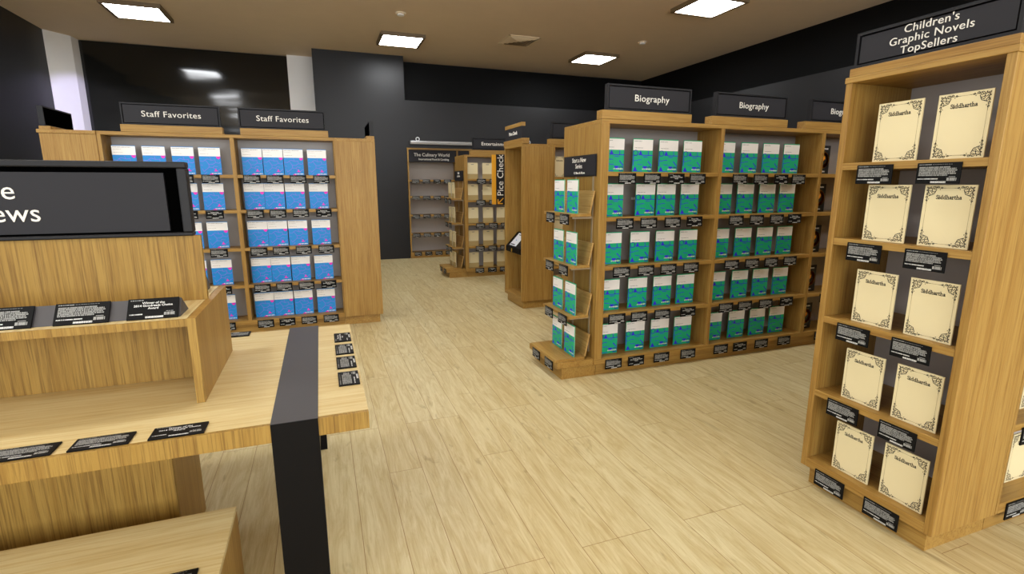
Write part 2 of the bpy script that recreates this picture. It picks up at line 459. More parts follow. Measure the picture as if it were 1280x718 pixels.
# ---- right end unit with the ornate cream books, and the run behind it
RX = 2.456
bookcase('tall oak end bookcase with ornate cream books, at right foreground', (RX, 1.922, 0), R90, 0.672, 0.46, [], 0.43, caps=((0.012, 0.672),), ends=(0.032, 0.034), overhang=0.004, capz=2.2, top=2.162, back=M['gray_back'], pl=(.035, .035, 0))
header_sign("Children's Graphic Novels sign on the tall right bookcase", (RX + 0.006, 1.922 - 0.345, 2.2), R90, 0.64, 0.158, "Children's\nGraphic Novels\nTopSellers", 0.046, text_x=0.0, line=0.93, bold=0.0, sx=1.08)
bookcase('oak bookcase run continuing behind the tall right end unit', (RX + 0.464, 1.25, 0), 0, 4.4, 0.672, [1.2, 2.4], 0.31, caps=((0.05, 0.95),), ends=(0.02, 0.04), pl=(0, .035, .035))

# ---- price check end unit and the run behind the biography shelves
KY = 6.27
t = bookcase('tall narrow oak cabinet with an open niche holding a price scanner', (RX, KY + 0.68, 0), R90, 0.68, 0.44, [], 0.40, shelves=False, caps=((-0.03, 0.70),), ends=(0.028, 0.032), back=M['oak_z'], pl=(.035, .035, 0))
krun = bookcase('oak bookcase run behind the biography shelves, mostly hidden', (RX + 0.444, KY, 0), 0, 4.0, 0.68, [1.22, 2.44], 0.31, caps=((-0.06, 0.83),), ends=(0.02, 0.04), pl=(0, .035, .035))
header_sign('black sign with no readable text, above the price cabinet and biography shelves', (3.29, KY + 0.002, CAP), 0, 0.85, 0.21, '', 0.1)
t = thing('price_sign', 'small black sign with oak top strip on the narrow price cabinet', 'sign', (RX + 0.004, KY + 0.34, CAP), R90)
b = MB(M['sign']); b.box(-0.315, 0.315, 0, 0.05, 0, 0.15); pn = b.build('panel', t)
b = MB(M['oak_x']); b.box(-0.315, 0.315, -0.003, 0.05, 0.15, 0.198); b.build('top_strip', t, 0.002)
lettering('Price Check', 0.062, (0.0, -0.002, 0.078), 0, pn, bold=0.0006)
# hanging flag sign beside the price cabinet
t = thing('price_check_sign', 'tall amber and black sign reading Pice Check beside the oak cabinet', 'sign', (2.365, 6.94, 1.382))
b = MB(M['amber']); b.box(-0.095, -0.036, 0, 0.02, 0, 0.68); b.build('amber_strip', t, 0.002)
b = MB(M['frame']); b.box(-0.036, 0.091, 0, 0.02, -0.006, 0.686); pn = b.build('panel', t, 0.002)
lettering('Pice Check', 0.128, (0.030, -0.002, 0.40), 0, pn, bold=0.0, roll=-PI / 2, sx=0.98)
b = MB(M['amber'])
b.line([(0.068, 0.085), (-0.008, 0.012)], 0.014, -0.0015, M['amber'])
b.line([(-0.01, 0.068), (-0.01, 0.01), (0.058, 0.01)], 0.014, -0.0012, M['amber'])
b.build('arrow', pn)
# price scanner
t = thing('price_scanner', 'black slanted price scanner with pale screen inside the oak niche', 'price scanner', (RX, KY + 0.68, 0.73), R90)
b = MB(M['black']); b.prism([(0.004, 0.0), (0.21, 0.0), (0.21, 0.262), (0.18, 0.262), (0.004, 0.072)], 0.05, 0.615); hs = b.build('housing', t, 0.004)
def on_slope(u0, u1, s0, s1, off, mat, bb):
    y0, z0, y1, z1 = 0.004, 0.072, 0.18, 0.262
    L = math.hypot(y1 - y0, z1 - z0); ny, nz = -(z1 - z0) / L, (y1 - y0) / L
    P = lambda u, s: (u, y0 + (y1 - y0) * s + ny * off, z0 + (z1 - z0) * s + nz * off)
    bb.poly([P(u0, s0), P(u1, s0), P(u1, s1), P(u0, s1)], mat)
b = MB(M['screen']); on_slope(0.15, 0.40, 0.1, 0.93, 0.002, M['screen'], b); on_slope(0.17, 0.33, 0.15, 0.21, 0.003, M['inkblack'], b); on_slope(0.2, 0.36, 0.8, 0.85, 0.003, M['inkblack'], b); on_slope(0.24, 0.27, 0.45, 0.5, 0.003, M['azure'], b)
b.build('screen', hs)
b = MB(M['gold']); b.box(0.275, 0.30, -0.002, 0.004, 0.005, 0.055); b.box(0.279, 0.296, -0.006, -0.002, 0.02, 0.035); b.build('latch', hs, 0.001)
b = MB(M['black']); b.box(0.2, 0.46, 0.21, 0.399, 0.08, 0.2); b.build('mount', t)

# ---- entertainment run
EX, EY = 2.40, 8.9
ent = bookcase('distant oak bookcase of plain cream books, below the Entertainment sign', (EX, EY, 0), 0, 3.6, 0.66, [1.2, 2.4], 0.31, caps=((0.115, 1.0),), ends=(0.06, 0.04), end_foot=False, white_plate=((0.427, 1.55),))
header_sign('distant Entertainment sign, partly hidden by the price cabinet', (2.99, EY + 0.002, CAP + 0.02), 0, 0.86, 0.2, 'Entertainment', 0.08, text_x=-0.01, bold=0.0008)

# ---- culinary wall bookcase
t = thing('wall_bookcase', 'empty wall bookcase with gray backs under The Culinary World sign', 'bookcase', (1.87, 11.72, 0))
W3 = 3.39; CZ = [0.13, 0.56, 0.985, 1.40, 1.765]
b = MB(M['oak_x']); b.box(0.0, W3, 0.01, 0.4, 0, 0.09); b.build('plinth', t)
for i in range(4):
    x = i * (W3 - 0.03) / 3
    b = MB(M['oak_z']); b.box(x, x + 0.03, 0, 0.4, 0.09, 2.42); b.build('side_panel' if i in (0, 3) else 'divider', t, 0.0015)
b = MB(M['oak_x']); b.box(0, W3, 0, 0.4, 2.42, 2.458); b.build('top_board', t, 0.0015)
for i in range(3):
    x0 = i * (W3 - 0.03) / 3 + 0.03; x1 = (i + 1) * (W3 - 0.03) / 3
    b = MB(M['gray_back']); b.box(x0, x1, 0.34, 0.36, 0.09, 2.42); b.build('back_panel', t)
    for z in CZ:
        b = MB(M['oak_x']); b.box(x0, x1, 0.0, 0.34, z - 0.035, z); b.build('shelf', t, 0.001)
def fascia(label, i, text, sub):
    x0 = 1.87 + i * 1.12 + 0.03; w = 1.085
    t = thing('fascia_sign', label, 'sign', (x0 + w / 2, 11.735, 2.155))
    b = MB(M['sign']); b.box(-w / 2, w / 2, 0, 0.03, 0, 0.262); pn = b.build('panel', t, 0.002)
    if text:
        lettering(text, 0.1, (-0.02, -0.002, 0.155), 0, t, bold=0.0012, sx=0.98)
        lettering(sub, 0.058, (0.02, -0.002, 0.06), 0, t, bold=0.0008, name='small_lettering', sx=0.98)
fascia('The Culinary World sign inside the top of the empty wall bookcase', 0, 'The Culinary World', 'International Food & Cooking')
fascia('dark fascia sign right of The Culinary World, mostly hidden', 1, '', '')
def picture_light(x, label):
    t = thing('picture_light', label, 'lamp', (x, 11.6, 2.53))
    b = MB(M['steel']); b.prism([(-0.05, 0.0), (0.05, 0.0), (0.06, 0.04), (0.04, 0.068), (-0.04, 0.068), (-0.06, 0.04)], -0.7, 0.7); b.build('housing', t)
    b = MB(M['steel'])
    n = 16
    for i in range(n):
        a0, a1 = 2 * PI * i / n, 2 * PI * (i + 1) / n
        for (ya, yb) in ((-0.008, 0.008),):
            o0, o1, i0, i1 = [(r * math.cos(a), r * math.sin(a)) for r, a in ((0.045, a0), (0.045, a1), (0.028, a0), (0.028, a1))]
            c = (-0.54, 0.105)
            q = lambda p, y: (c[0] + p[0], y, c[1] + p[1])
            b.poly([q(o0, ya), q(o1, ya), q(i1, ya), q(i0, ya)]); b.poly([q(i0, yb), q(i1, yb), q(o1, yb), q(o0, yb)])
            b.poly([q(o1, ya), q(o0, ya), q(o0, yb), q(o1, yb)]); b.poly([q(i0, ya), q(i1, ya), q(i1, yb), q(i0, yb)])
    b.build('ring', t)
    b = MB(M['steel']); b.box(-0.55, -0.53, 0.06, 0.15, 0.03, 0.045); b.box(0.53, 0.55, 0.06, 0.15, 0.03, 0.045); b.build('wall_arm', t)
picture_light(2.63, 'long silver strip lamp with a ring above The Culinary World sign')
picture_light(5.25, 'second strip lamp further right, only its ring showing')

# ------------------------------------------------------------------ shelf tags
TW, TH = 0.168, 0.088
def tag_print(mb, y, award):
    rnd = random.Random(3)
    x0, x1 = -TW / 2, TW / 2
    U = lambda u: x0 + TW * u
    V = lambda v: -TH * v
    def row(u0, u1, v, h, mat, lw=0.012):
        x = U(u0)
        while x < U(u1):
            w = TW * lw * rnd.uniform(0.7, 1.6)
            mb.rect(x, min(x + w, U(u1)), V(v + h), V(v), y, mat)
            x += w + TW * rnd.choice((0.003, 0.003, 0.004, 0.012))
    row(0.05, 0.30 if award else 0.34, 0.07, 0.04, M['tagprint'])
    if not award:
        row(0.36, 0.8, 0.08, 0.02, M['inkgray'], 0.03)
        for i, e in enumerate((0.76, 0.90, 0.92, 0.88, 0.9, 0.72)):
            row(0.06, e, 0.19 + i * 0.075, 0.058, M['tagprint'])
    row(0.76, 0.90, 0.655, 0.03, M['tagprint'])
    row(0.05, 0.30 if award else 0.52, 0.74, 0.05, M['tagwhite'])
    row(0.72, 0.93, 0.72, 0.14, M['tagprint'], 0.02)
    x = U(0.36)
    while x < U(0.70):
        w = TW * rnd.choice((0.004, 0.008, 0.013)); mb.rect(x, x + w, V(0.965), V(0.875), y, M['tagwhite']); x += w + TW * 0.003
def tag_proto(name, award, hidden=True):
    t = bpy.data.objects.new(name, None)
    COL.objects.link(t)
    b = MB(M['tagblack']); b.box(-TW / 2, TW / 2, 0, 0.006, -TH, 0); cd = b.build('card', t, 0.001)
    b = MB(M['tagprint']); tag_print(b, -0.0006, award); cd = b.build('print', t)
    if award:
        lettering('Winner of the\n2014 Goodreads Choice\nAward', 0.0122, (0.0, -0.0006, -TH * 0.36), 0, cd, M['tagwhite'], name='award_text', bold=0.0003, line=0.95, sx=1.05, extrude=0.0)
    return t
tag_plain = tag_proto('shelf_tag', False)
tag_award = tag_proto('shelf_tag', True)
used = set()
def put_tag(x, y, z, rz, award, label, group, tilt=0.0):
    src = tag_award if award else tag_plain
    kind = 'award' if award else 'plain'
    if kind not in used:
        used.add(kind); src.location = (x, y, z); src.rotation_euler = (tilt, 0, rz); tag(src, label, 'price tag', group); return src
    r = place(src, 'shelf_tag', label, 'price tag', (x, y, z), rz, group)
    r.rotation_euler = (tilt, 0, rz)
    return r

# ------------------------------------------------------------------ books
def book_proto(name, w, h, th, base, painter):
    t = bpy.data.objects.new(name, None); COL.objects.link(t)
    b = MB(base)
    b.box(-w / 2, w / 2, 0, 0.0018, 0, h, base); b.box(-w / 2, w / 2, th - 0.0018, th, 0, h, base)
    b.box(-w / 2, -w / 2 + 0.0018, 0.0018, th - 0.0018, 0, h, base)
    painter(b, w, h)
    b.build('cover', t)
    b = MB(M['paper']); b.box(-w / 2 + 0.0018, w / 2 - 0.003, 0.0018, th - 0.0018, 0.003, h - 0.003); b.build('page_block', t)
    return t
Y1, Y2, Y3 = -0.0004, -0.0008, -0.0012
def squiggle(b, U, V, u0, u1, v, h, mat, y, rnd, W):
    u = u0
    while u < u1:
        d = rnd.uniform(0.012, 0.03); b.rect(U(u), U(min(u + d, u1)), V(v + h * rnd.uniform(.8, 1.0)), V(v), y, mat); u += d + rnd.choice((0.006, 0.006, 0.02))
def paint_green(b, w, h):
    rnd = random.Random(1)
    U = lambda u: -w / 2 + w * u
    V = lambda v: h * (1 - v)
    b.rect(U(0), U(1), V(1), V(0), Y1, M['green'])
    b.rect(U(0), U(1), V(.345), V(.025), Y2, M['white'])
    squiggle(b, U, V, .05, .42, .07, .016, M['inkgray'], Y3, rnd, w)
    squiggle(b, U, V, .08, .5, .265, .014, M['inkgray'], Y3, rnd, w)
    lw = w * 0.036; B = M['blue']
    P = lambda *q: [(U(u), V(v)) for u, v in q]
    b.arc(U(.13), V(.425), w * .115, 0, 360, lw, Y2, B, 20)
    b.art(P((.27, .49), (.38, .345), (.49, .49)), Y2, B)
    b.line(P((.48, .49), (1.0, .49)), lw, Y2, B); b.line(P((.78, .36), (.78, .49)), lw, Y2, B)
    b.line(P((.025, .5), (.025, .8)), lw, Y2, B)
    b.line(P((.05, .655), (.2, .65), (.28, .625), (.45, .625)), lw * .8, Y2, B)
    b.line(P((.52, .53), (.6, .545), (.75, .54)), lw * .8, Y2, B)
    b.line(P((.26, .755), (.34, .775), (.5, .77)), lw * .8, Y2, B)
    b.line(P((.78, .665), (.97, .8)), lw * 1.3, Y2, B)
    b.art(P((.02, .97), (.13, .82), (.25, .97)), Y2, B)
    b.art(P((.50, .815), (.78, .815), (.64, .935)), Y2, B)
    b.arc(U(.87), V(.9), w * .1, 0, 360, lw, Y2, B, 20)
    b.line(P((.23, .965), (.5, .965)), lw * .7, Y2, B)
    squiggle(b, U, V, .5, .96, .885, .04, M['white'], Y3, rnd, w)
def paint_azure(b, w, h):
    rnd = random.Random(2)
    U = lambda u: -w / 2 + w * u
    V = lambda v: h * (1 - v)
    P = lambda *q: [(U(u), V(v)) for u, v in q]
    b.rect(U(0), U(1), V(1), V(0), Y1, M['azure'])
    b.rect(U(0), U(1), V(.33), V(.02), Y2, M['white'])
    squiggle(b, U, V, .05, .8, .055, .016, M['inkgray'], Y3, rnd, w)
    squiggle(b, U, V, .06, .4, .13, .008, M['inkgray'], Y3, rnd, w)
    squiggle(b, U, V, .06, .45, .245, .01, M['inkgray'], Y3, rnd, w)
    lw = w * .017; L = M['violet']
    for q in (((.0, .50), (.18, .52), (.27, .46), (.36, .42), (.55, .47), (.7, .46)), ((.27, .46), (.42, .62), (.42, .72), (.3, .8)),
              ((.42, .62), (.6, .62), (.74, .55), (.9, .58), (1.0, .52)), ((.42, .72), (.6, .74), (.72, .82)), ((.1, .78), (.16, .88), (.3, .8)),
              ((.74, .55), (.72, .44)), ((.83, .84), (1.0, .76)), ((.16, .99), (.3, .9)), ((.0, .64), (.14, .66)), ((.6, .74), (.66, .68), (.82, .7)), ((.5, .36), (.55, .47))):
        b.line(P(*q), lw, Y2, L)
    b.art(P((.78, .335), (1.0, .335), (.97, .4), (.89, .435), (.82, .4)), Y3, M['magenta'])
    b.art(P((.62, .875), (.68, .83), (.72, .76), (.76, .83), (.84, .875)), Y3, M['magenta'])
    b.art(P((.4, 1.0), (.46, .955), (.56, .94), (.6, 1.0)), Y3, M['magenta'])
    squiggle(b, U, V, .52, .96, .935, .035, M['white'], Y3 - .0003, rnd, w)

GL = {  # serif letters: strokes (points, width), cap height 1
 'S': ([((.50, .80), (.42, .95), (.27, 1.0), (.12, .93), (.08, .78), (.16, .62), (.34, .50), (.48, .38), (.52, .22), (.44, .07), (.28, .0), (.12, .06), (.05, .22))], .11, .6),
 'i': ([((.12, .62), (.12, .0)), ((.0, .62), (.12, .62)), ((.0, .0), (.24, .0)), ((.08, .88), (.16, .88))], .12, .3),
 'd': ([((.46, 1.04), (.46, .0)), ((.34, 1.02), (.46, 1.02)), ((.46, .52), (.3, .62), (.14, .55), (.06, .32), (.14, .07), (.3, .0), (.46, .1)), ((.46, .0), (.58, .0))], .11, .66),
 'h': ([((.12, 1.04), (.12, .0)), ((.0, 1.02), (.12, 1.02)), ((.12, .46), (.24, .6), (.38, .6), (.46, .46), (.46, .0)), ((.02, .0), (.22, .0)), ((.36, .0), (.58, .0))], .11, .64),
 'a': ([((.08, .5), (.18, .61), (.32, .6), (.38, .48), (.38, .08), (.5, .0)), ((.38, .36), (.18, .32), (.06, .16), (.14, .02), (.28, .02), (.38, .12))], .11, .56),
 'r': ([((.12, .62), (.12, .0)), ((.0, .62), (.12, .62)), ((.12, .4), (.22, .58), (.36, .58)), ((.0, .0), (.24, .0))], .12, .42),
 't': ([((.16, .85), (.16, .12), (.24, .0), (.36, .06)), ((.02, .6), (.34, .6))], .11, .42)}
def serif(b, text, cx, z, size, y, mat, sx=1.15):
    tot = sum(GL[c][2] for c in text) * size * sx
    x = cx - tot / 2
    for c in text:
        st, w, adv = GL[c]
        for s in st: b.line([(x + px * size * sx, z + pz * size) for px, pz in s], w * size * 1.6, y, mat)
        x += adv * size * sx
def paint_cream(b, w, h):
    D = M['inkblack']; G = M['creamdark']
    cx, cz = 0, h / 2
    b.rect(-w / 2, w / 2, 0, h, Y1, M['cream'])
    m = 0.07 * w
    x0, x1, z0, z1 = -w / 2 + m, w / 2 - m, m, h - m
    b.line([(x0, z0), (x1, z0), (x1, z1), (x0, z1)], 0.0012, Y2, G, True)
    for sx in (-1, 1):
        for sz in (-1, 1):
            ox, oz = sx * w / 2, h / 2 + sz * h / 2
            q = lambda a, c: (ox - sx * a * w, oz - sz * c * w)
            def spiral(a, c, r, a0, turns, wd):
                pts = []
                for i in range(15):
                    t = i / 14; an = a0 + turns * 2 * PI * t; rr = r * (1 - 0.75 * t)
                    pts.append(q(a + rr * math.cos(an), c + rr * math.sin(an)))
                b.line(pts, wd, Y2, D)
            for (a, c, r, a0, tn) in ((.115, .115, .055, 2.4, 1.2), (.20, .075, .045, 3.4, 1.1), (.075, .20, .045, 1.2, -1.1), (.27, .055, .028, 3.1, 1.0), (.055, .27, .028, 1.5, -1.0), (.17, .17, .04, .6, -1.1), (.34, .06, .022, 0, 1), (.06, .34, .022, 1.5, -1)):
                spiral(a, c, r, a0, tn, 0.0024)
            b.line([q(.04, .22), q(.09, .17), q(.05, .05), q(.17, .09), q(.22, .04)], 0.0022, Y2, D)
            b.line([q(.1, .24), q(.2, .2), q(.24, .1)], 0.0026, Y2, D)
            b.line([q(.07, .42), q(.07, .3)], 0.0016, Y2, D); b.line([q(.42, .07), q(.3, .07)], 0.0016, Y2, D)
            for a, c, r in ((.05, .12, .014), (.12, .05, .014), (.15, .13, .012), (.06, .25, .012), (.25, .06, .012), (.22, .14, .012), (.14, .22, .012), (.31, .1, .01), (.1, .31, .01), (.05, .05, .01)):
                p = q(a, c); b.dot(p[0], p[1], r * w, Y3, D)
    serif(b, 'Siddhartha', 0.0, h * 0.775, 0.0156, Y3, D)
def paint_black(b, w, h):
    U = lambda u: -w / 2 + w * u
    V = lambda v: h * (1 - v)
    rnd = random.Random(5); O = M['orange']
    b.rect(U(0), U(1), V(1), V(0), Y1, M['coverblack'])
    b.arc(U(.5), V(.5), w * .37, -150, 110, w * .2, Y2, O, 22, w * .34)
    b.arc(U(.48), V(.52), w * .35, 120, 215, w * .16, Y2, O, 12)
    b.art([(U(.2), V(.36)), (U(.36), V(.30)), (U(.5), V(.4)), (U(.62), V(.34)), (U(.66), V(.46)), (U(.5), V(.56)), (U(.3), V(.5))], Y2, O)
    b.art([(U(.36), V(.4)), (U(.5), V(.44)), (U(.44), V(.52)), (U(.34), V(.48))], Y3, M['coverblack'])
    squiggle(b, U, V, .2, .82, .09, .05, M['white'], Y2, rnd, w)
    squiggle(b, U, V, .25, .72, .885, .05, M['white'], Y2, rnd, w)
def paint_two_tone(b, w, h):
    U = lambda u: -w / 2 + w * u
    V = lambda v: h * (1 - v)
    b.rect(U(0), U(1), V(1), V(0), Y1, M['cream'])
    b.rect(U(0), U(1), V(1), V(.69), Y2, M['tan'])
    b.rect(U(.36), U(.62), V(.12), V(.085), Y2, M['inkgray'])
P_GREEN = book_proto('paperback_book', 0.195, 0.278, 0.007, M['green'], paint_green)
P_AZURE = book_proto('paperback_book', 0.201, 0.285, 0.007, M['azure'], paint_azure)
P_CREAM = book_proto('ornate_book', 0.195, 0.265, 0.006, M['cream'], paint_cream)
P_BLACK = book_proto('paperback_book', 0.175, 0.275, 0.007, M['coverblack'], paint_black)
P_TWO = book_proto('plain_book', 0.195, 0.28, 0.007, M['cream'], paint_two_tone)
first = set()
def put_book(src, name, x, y, z, rz, label, group):
    if src.name not in first:
        first.add(src.name); src.location = (x, y, z + 0.0008); src.rotation_euler = (0, 0, rz); tag(src, label, 'book', group); return src
    return place(src, name, label, 'book', (x, y, z + 0.0008), rz, group)
ROW = ['top', 'second-highest', 'middle', 'second-lowest', 'lowest']
ORD = ['leftmost', 'second from left', 'third from left', 'rightmost']
ZR = S[::-1]
AW = {0: 2, 1: 3, 3: 3, 4: 1}
# biography bays
bio1 = [[2.33, 2.613, 2.875, 3.131], [2.338, 2.66, 2.876, 3.13], [2.34, 2.626, 2.891, 3.148], [2.339, 2.626, 2.891, 3.148], [2.339, 2.624, 2.89, 3.15]]
bio2 = [[3.506, 3.777, 4.039, 4.295], [3.51, 3.773, 4.04, 4.293], [3.516, 3.79, 4.058, 4.316], [3.513, 3.794, 4.055, 4.314], [3.514, 3.797, 4.063, 4.321]]
tg1 = [[2.40, 2.646, 2.889, 3.115], [2.396, 2.633, 2.881, 3.113], [2.383, 2.63, 2.865, 3.11], [2.356, 2.583, 2.828, 3.11], [2.34, 2.574, 2.847, 3.143]]
tg2 = [[3.589, 3.833, 4.08, 4.298], [3.585, 3.828, 4.075, 4.3], [3.575, 3.82, 4.06, 4.3], [3.55, 3.78, 4.04, 4.31], [3.529, 3.763, 4.035, 4.333]]
for bay, bs, ts in (('left', bio1, tg1), ('middle', bio2, tg2)):
    for r in range(5):
        dz = 0.008 if r < 3 else 0.0
        for i in range(4):
            put_book(P_GREEN, 'paperback_book', bs[r][i], BY + 0.105, ZR[r], 0, f'green and white book, {ORD[i]} on the {ROW[r]} shelf of the {bay} biography bay', 'green and white books in the biography bays')
            put_tag(ts[r][i], BY - 0.0065, ZR[r] - (0.010 if r < 4 else 0.016), 0, AW.get(r) == i, f'black price tag, {ORD[i]} under the {ROW[r]} shelf of the {bay} biography bay', 'black tags on the biography bays')
for r in range(5):
    put_book(P_BLACK, 'paperback_book', 4.72, BY + 0.105, ZR[r], 0, f'black book with orange ring, {ROW[r]} shelf beyond the green biography books', 'black and orange books')
    put_tag(4.885 - r * 0.012, BY - 0.0065, ZR[r] - 0.012, 0, False, f'black price tag below the black and orange book on the {ROW[r]} shelf', 'black tags on the biography bays')
# staff favorites bays
sr = [-0.664, -0.456, -0.248, -0.002]
st = [-0.671, -0.446, -0.211, 0.03]
sl = [-1.826, -1.57, -1.313, -1.067]
for r in range(5):
    for i in range(4):
        put_book(P_AZURE, 'paperback_book', [sr, [-.676, -.472, -.26, -.01]][r % 2 if r < 2 else 1][i], SY + 0.115, ZR[r], 0, f'blue and white book, {ORD[i]} on the {ROW[r]} shelf of the right staff bay', 'blue and white staff favorites')
        put_tag(st[i], SY - 0.0065, ZR[r] - (0.0 if r < 4 else .008), 0, AW.get(r) == i and r > 0, f'black price tag, {ORD[i]} under the {ROW[r]} shelf of the right staff bay', 'black tags on the staff shelves')
    for i in ((0, 1, 2, 3), (2, 3), (2, 3), (2, 3), (3,))[r]:
        put_book(P_AZURE, 'paperback_book', sl[i] - (0.004 if r else 0), SY + 0.115, ZR[r], 0, f'blue and white book, {ORD[i]} on the {ROW[r]} shelf of the left staff bay', 'blue and white staff favorites')
    for i in ((2, 3), (2, 3), (3,), (3,), (3,))[r]:
        put_tag((-1.3, -1.06)[i - 2], SY - 0.0065, ZR[r] - (0.0 if r < 4 else .008), 0, r in (1, 3), f'black price tag, {ORD[i]} under the {ROW[r]} shelf of the left staff bay', 'black tags on the staff shelves')
# right end unit
for r in range(5):
    for i, y in enumerate((1.677, 1.424)):
        put_book(P_CREAM, 'ornate_book', RX + 0.046, y, ZR[r], R90, f'ornate cream Siddhartha book, {("left", "right")[i]} one on the {ROW[r]} shelf of the tall right bookcase', 'ornate cream books')
        put_tag(RX - 0.0065, (1.723, 1.451)[i] if r < 4 else (1.742, 1.469)[i], ZR[r] - (0.014 if r < 4 else 0.034), R90, False, f'large black price tag, {("left", "right")[i]} under the {ROW[r]} shelf of the tall right bookcase', 'black tags on the tall right bookcase')
for r in (3, 4):
    put_book(P_CREAM, 'ornate_book', 3.275, 1.35, ZR[r], 0, f'ornate cream book cut by the right photo edge, {ROW[r]} shelf around the corner', 'ornate cream books')
    put_tag(3.08, 1.25 - 0.0065, ZR[r] - (.02 if r == 3 else 0.01), 0, False, f'black price tag cut by the right photo edge, {ROW[r]} shelf around the corner', 'black tags on the tall right bookcase')
# run behind biography
for r in range(5):
    put_book(P_CREAM, 'ornate_book', 3.035, KY + 0.11, ZR[r], 0, f'ornate cream book glimpsed between price cabinet and biography end, {ROW[r]} shelf', 'ornate cream books')
for r in range(5):
    put_tag(3.12, KY - 0.0065, ZR[r] - 0.012, 0, False, f'black price tag glimpsed between price cabinet and biography end, {ROW[r]} shelf', 'black tags behind the biography bays')
# entertainment
ex = [2.58, 2.862, 3.127]
for r in range(5):
    n = 2 if r < 2 else 3
    for i in range(n):
        put_book(P_TWO, 'plain_book', ex[i], EY + 0.105, ZR[r], 0, f'small distant cream book, {ORD[i]} on the {ROW[r]} shelf of the Entertainment bookcase', 'distant cream books')
        put_tag((2.71, 2.95, 3.18)[i] - 0.012 * r, EY - 0.0065, ZR[r] + 0.002, 0, r == 4 and i == 1, f'tiny distant black tag, {ORD[i]} under the {ROW[r]} shelf of the Entertainment bookcase', 'distant black tags')
# culinary tags
for bay in range(2):
    for r in range(5):
        for i in range(4):
            if bay == 1 and (r > 1 or i > 0): continue
            put_tag(1.87 + 0.166 + i * 0.242 - (0.006 * r if r < 4 else -0.0) + bay * 1.12, 11.72 - 0.0065, CZ[::-1][r] + 0.008, 0, (r == 4 and i == 1) or (r == 0 and i == 2), f'tiny black tag, {ORD[i]} on the {ROW[r]} shelf of the empty wall bookcase' + (', second bay' if bay else ''), 'black tags on the empty wall bookcase')

# ------------------------------------------------------------------ end displays with ledges
def end_ledges(X0, Y0, who, src, bname, sign_text, sign_small, sign_size, sign_label, wide=True):
    t = thing('base_ledge', f'low oak base ledge at the left end of {who}', 'ledge', (X0, Y0, 0))
    b = MB(M['oak_y']); b.box(-0.297, 0.03, 0.033, 0.64, 0, 0.103); b.build('plinth', t)
    b = MB(M['oak_y']); b.box(-0.345, -0.001, 0.018, 0.645, 0.104, 0.155); b.build('board', t, 0.002)
    b = MB(M['oak_y']); b.box(-0.36, -0.075, 0.04, 0.58, 0.155, 0.18); b.build('top_board', t, 0.002)
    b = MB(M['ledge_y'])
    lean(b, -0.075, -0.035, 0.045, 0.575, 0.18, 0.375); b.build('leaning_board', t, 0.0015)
    lv = ['top', 'middle', 'lower']
    zs = [1.417, 0.985, 0.55]
    for k, z in enumerate(zs):
        s = thing('display_ledge', f'oak display ledge, {lv[k]} of three on the end of {who}', 'ledge', (X0, Y0, z))
        b = MB(M['oak_y']); b.box(-0.23, -0.04, 0.055, 0.6, -0.024, 0); b.build('shelf', s, 0.0015)
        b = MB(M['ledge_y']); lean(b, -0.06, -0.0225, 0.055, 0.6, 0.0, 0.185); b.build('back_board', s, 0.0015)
        b = MB(M['standard'])
        for y in (0.11, 0.42):
            b = MB(M['standard'])
            b.column([(-0.19, y - 0.004), (-0.008, y - 0.004), (-0.008, y + 0.004), (-0.19, y + 0.004)], -0.045, -0.0245)
            b.build('bracket', s)
    s = thing('slotted_rail', f'pair of thin gray slotted rails on the end panel of {who}', 'rail', (X0, Y0, 0.2))
    for y in (0.11, 0.42):
        b = MB(M['standard']); b.box(-0.006, -0.0005, y - 0.011, y + 0.011, 0, 1.62); b.build('rail', s)
    w = 0.59
    g = thing('end_sign', sign_label, 'sign', (X0 - 0.0068, Y0 + 0.347, 1.722), R90)
    b = MB(M['frame']); b.box(-w / 2, w / 2, -0.008, 0, 0, 0.178); b.box(-w / 2 + .01, w / 2 - .01, -0.0095, -0.008, .01, .168, M['sign']); pn = b.build('panel', g, 0.001)
    lettering(sign_text, sign_size, (0.0, -0.0105, 0.112), 0, g, line=0.95, bold=0.0, sx=0.95)
    if sign_small: lettering(sign_small, 0.028, (0.01, -0.0105, 0.03), 0, g, bold=0.0, name='small_lettering')
    zz = zs + [0.18]
    for k, z in enumerate(zz):
        nm = (lv + ['floor-level'])[k]
        for i, y in enumerate((0.402, 0.15)):
            put_book(src, bname, X0 - 0.172, Y0 + y, z, R90, f'{"green and white" if src is P_GREEN else "small distant cream"} book, {("left", "right")[i]} one on the {nm} end ledge of {who}', 'books on the end ledges')
            put_tag(X0 - 0.2365 if k < 3 else X0 - 0.352, Y0 + (0.45, 0.168)[i] + (0 if k < 3 else 0.02), z - 0.004 if k < 3 else 0.15, R90, False, f'black price tag, {("left", "right")[i]} one on the {nm} end ledge of {who}', 'tags on the end ledges')
def lean(b, xa, xb, y0, y1, z0, z1):
    """board whose foot stands at xa and whose top leans to xb"""
    t = 0.014
    i = len(b.v)
    b.v += [(xa, y0, z0), (xa + t, y0, z0), (xa + t, y1, z0), (xa, y1, z0), (xb, y0, z1), (xb + t, y0, z1), (xb + t, y1, z1), (xb, y1, z1)]
    for q in ((0, 3, 2, 1), (4, 5, 6, 7), (0, 1, 5, 4), (1, 2, 6, 5), (2, 3, 7, 6), (3, 0, 4, 7)):
        b.f.append(tuple(i + v for v in q)); b.m.append(0)
end_ledges(BX, BY, 'the biography shelves', P_GREEN, 'paperback_book', 'Start a New\nSeries', '4.3 Stars & Above', 0.054, 'Start a New Series sign on the end panel of the biography shelves')
end_ledges(EX, EY, 'the distant Entertainment shelves', P_TWO, 'plain_book', 'Book\nto Movie', '', 0.06, 'tiny black sign on the end panel of the distant Entertainment shelves')

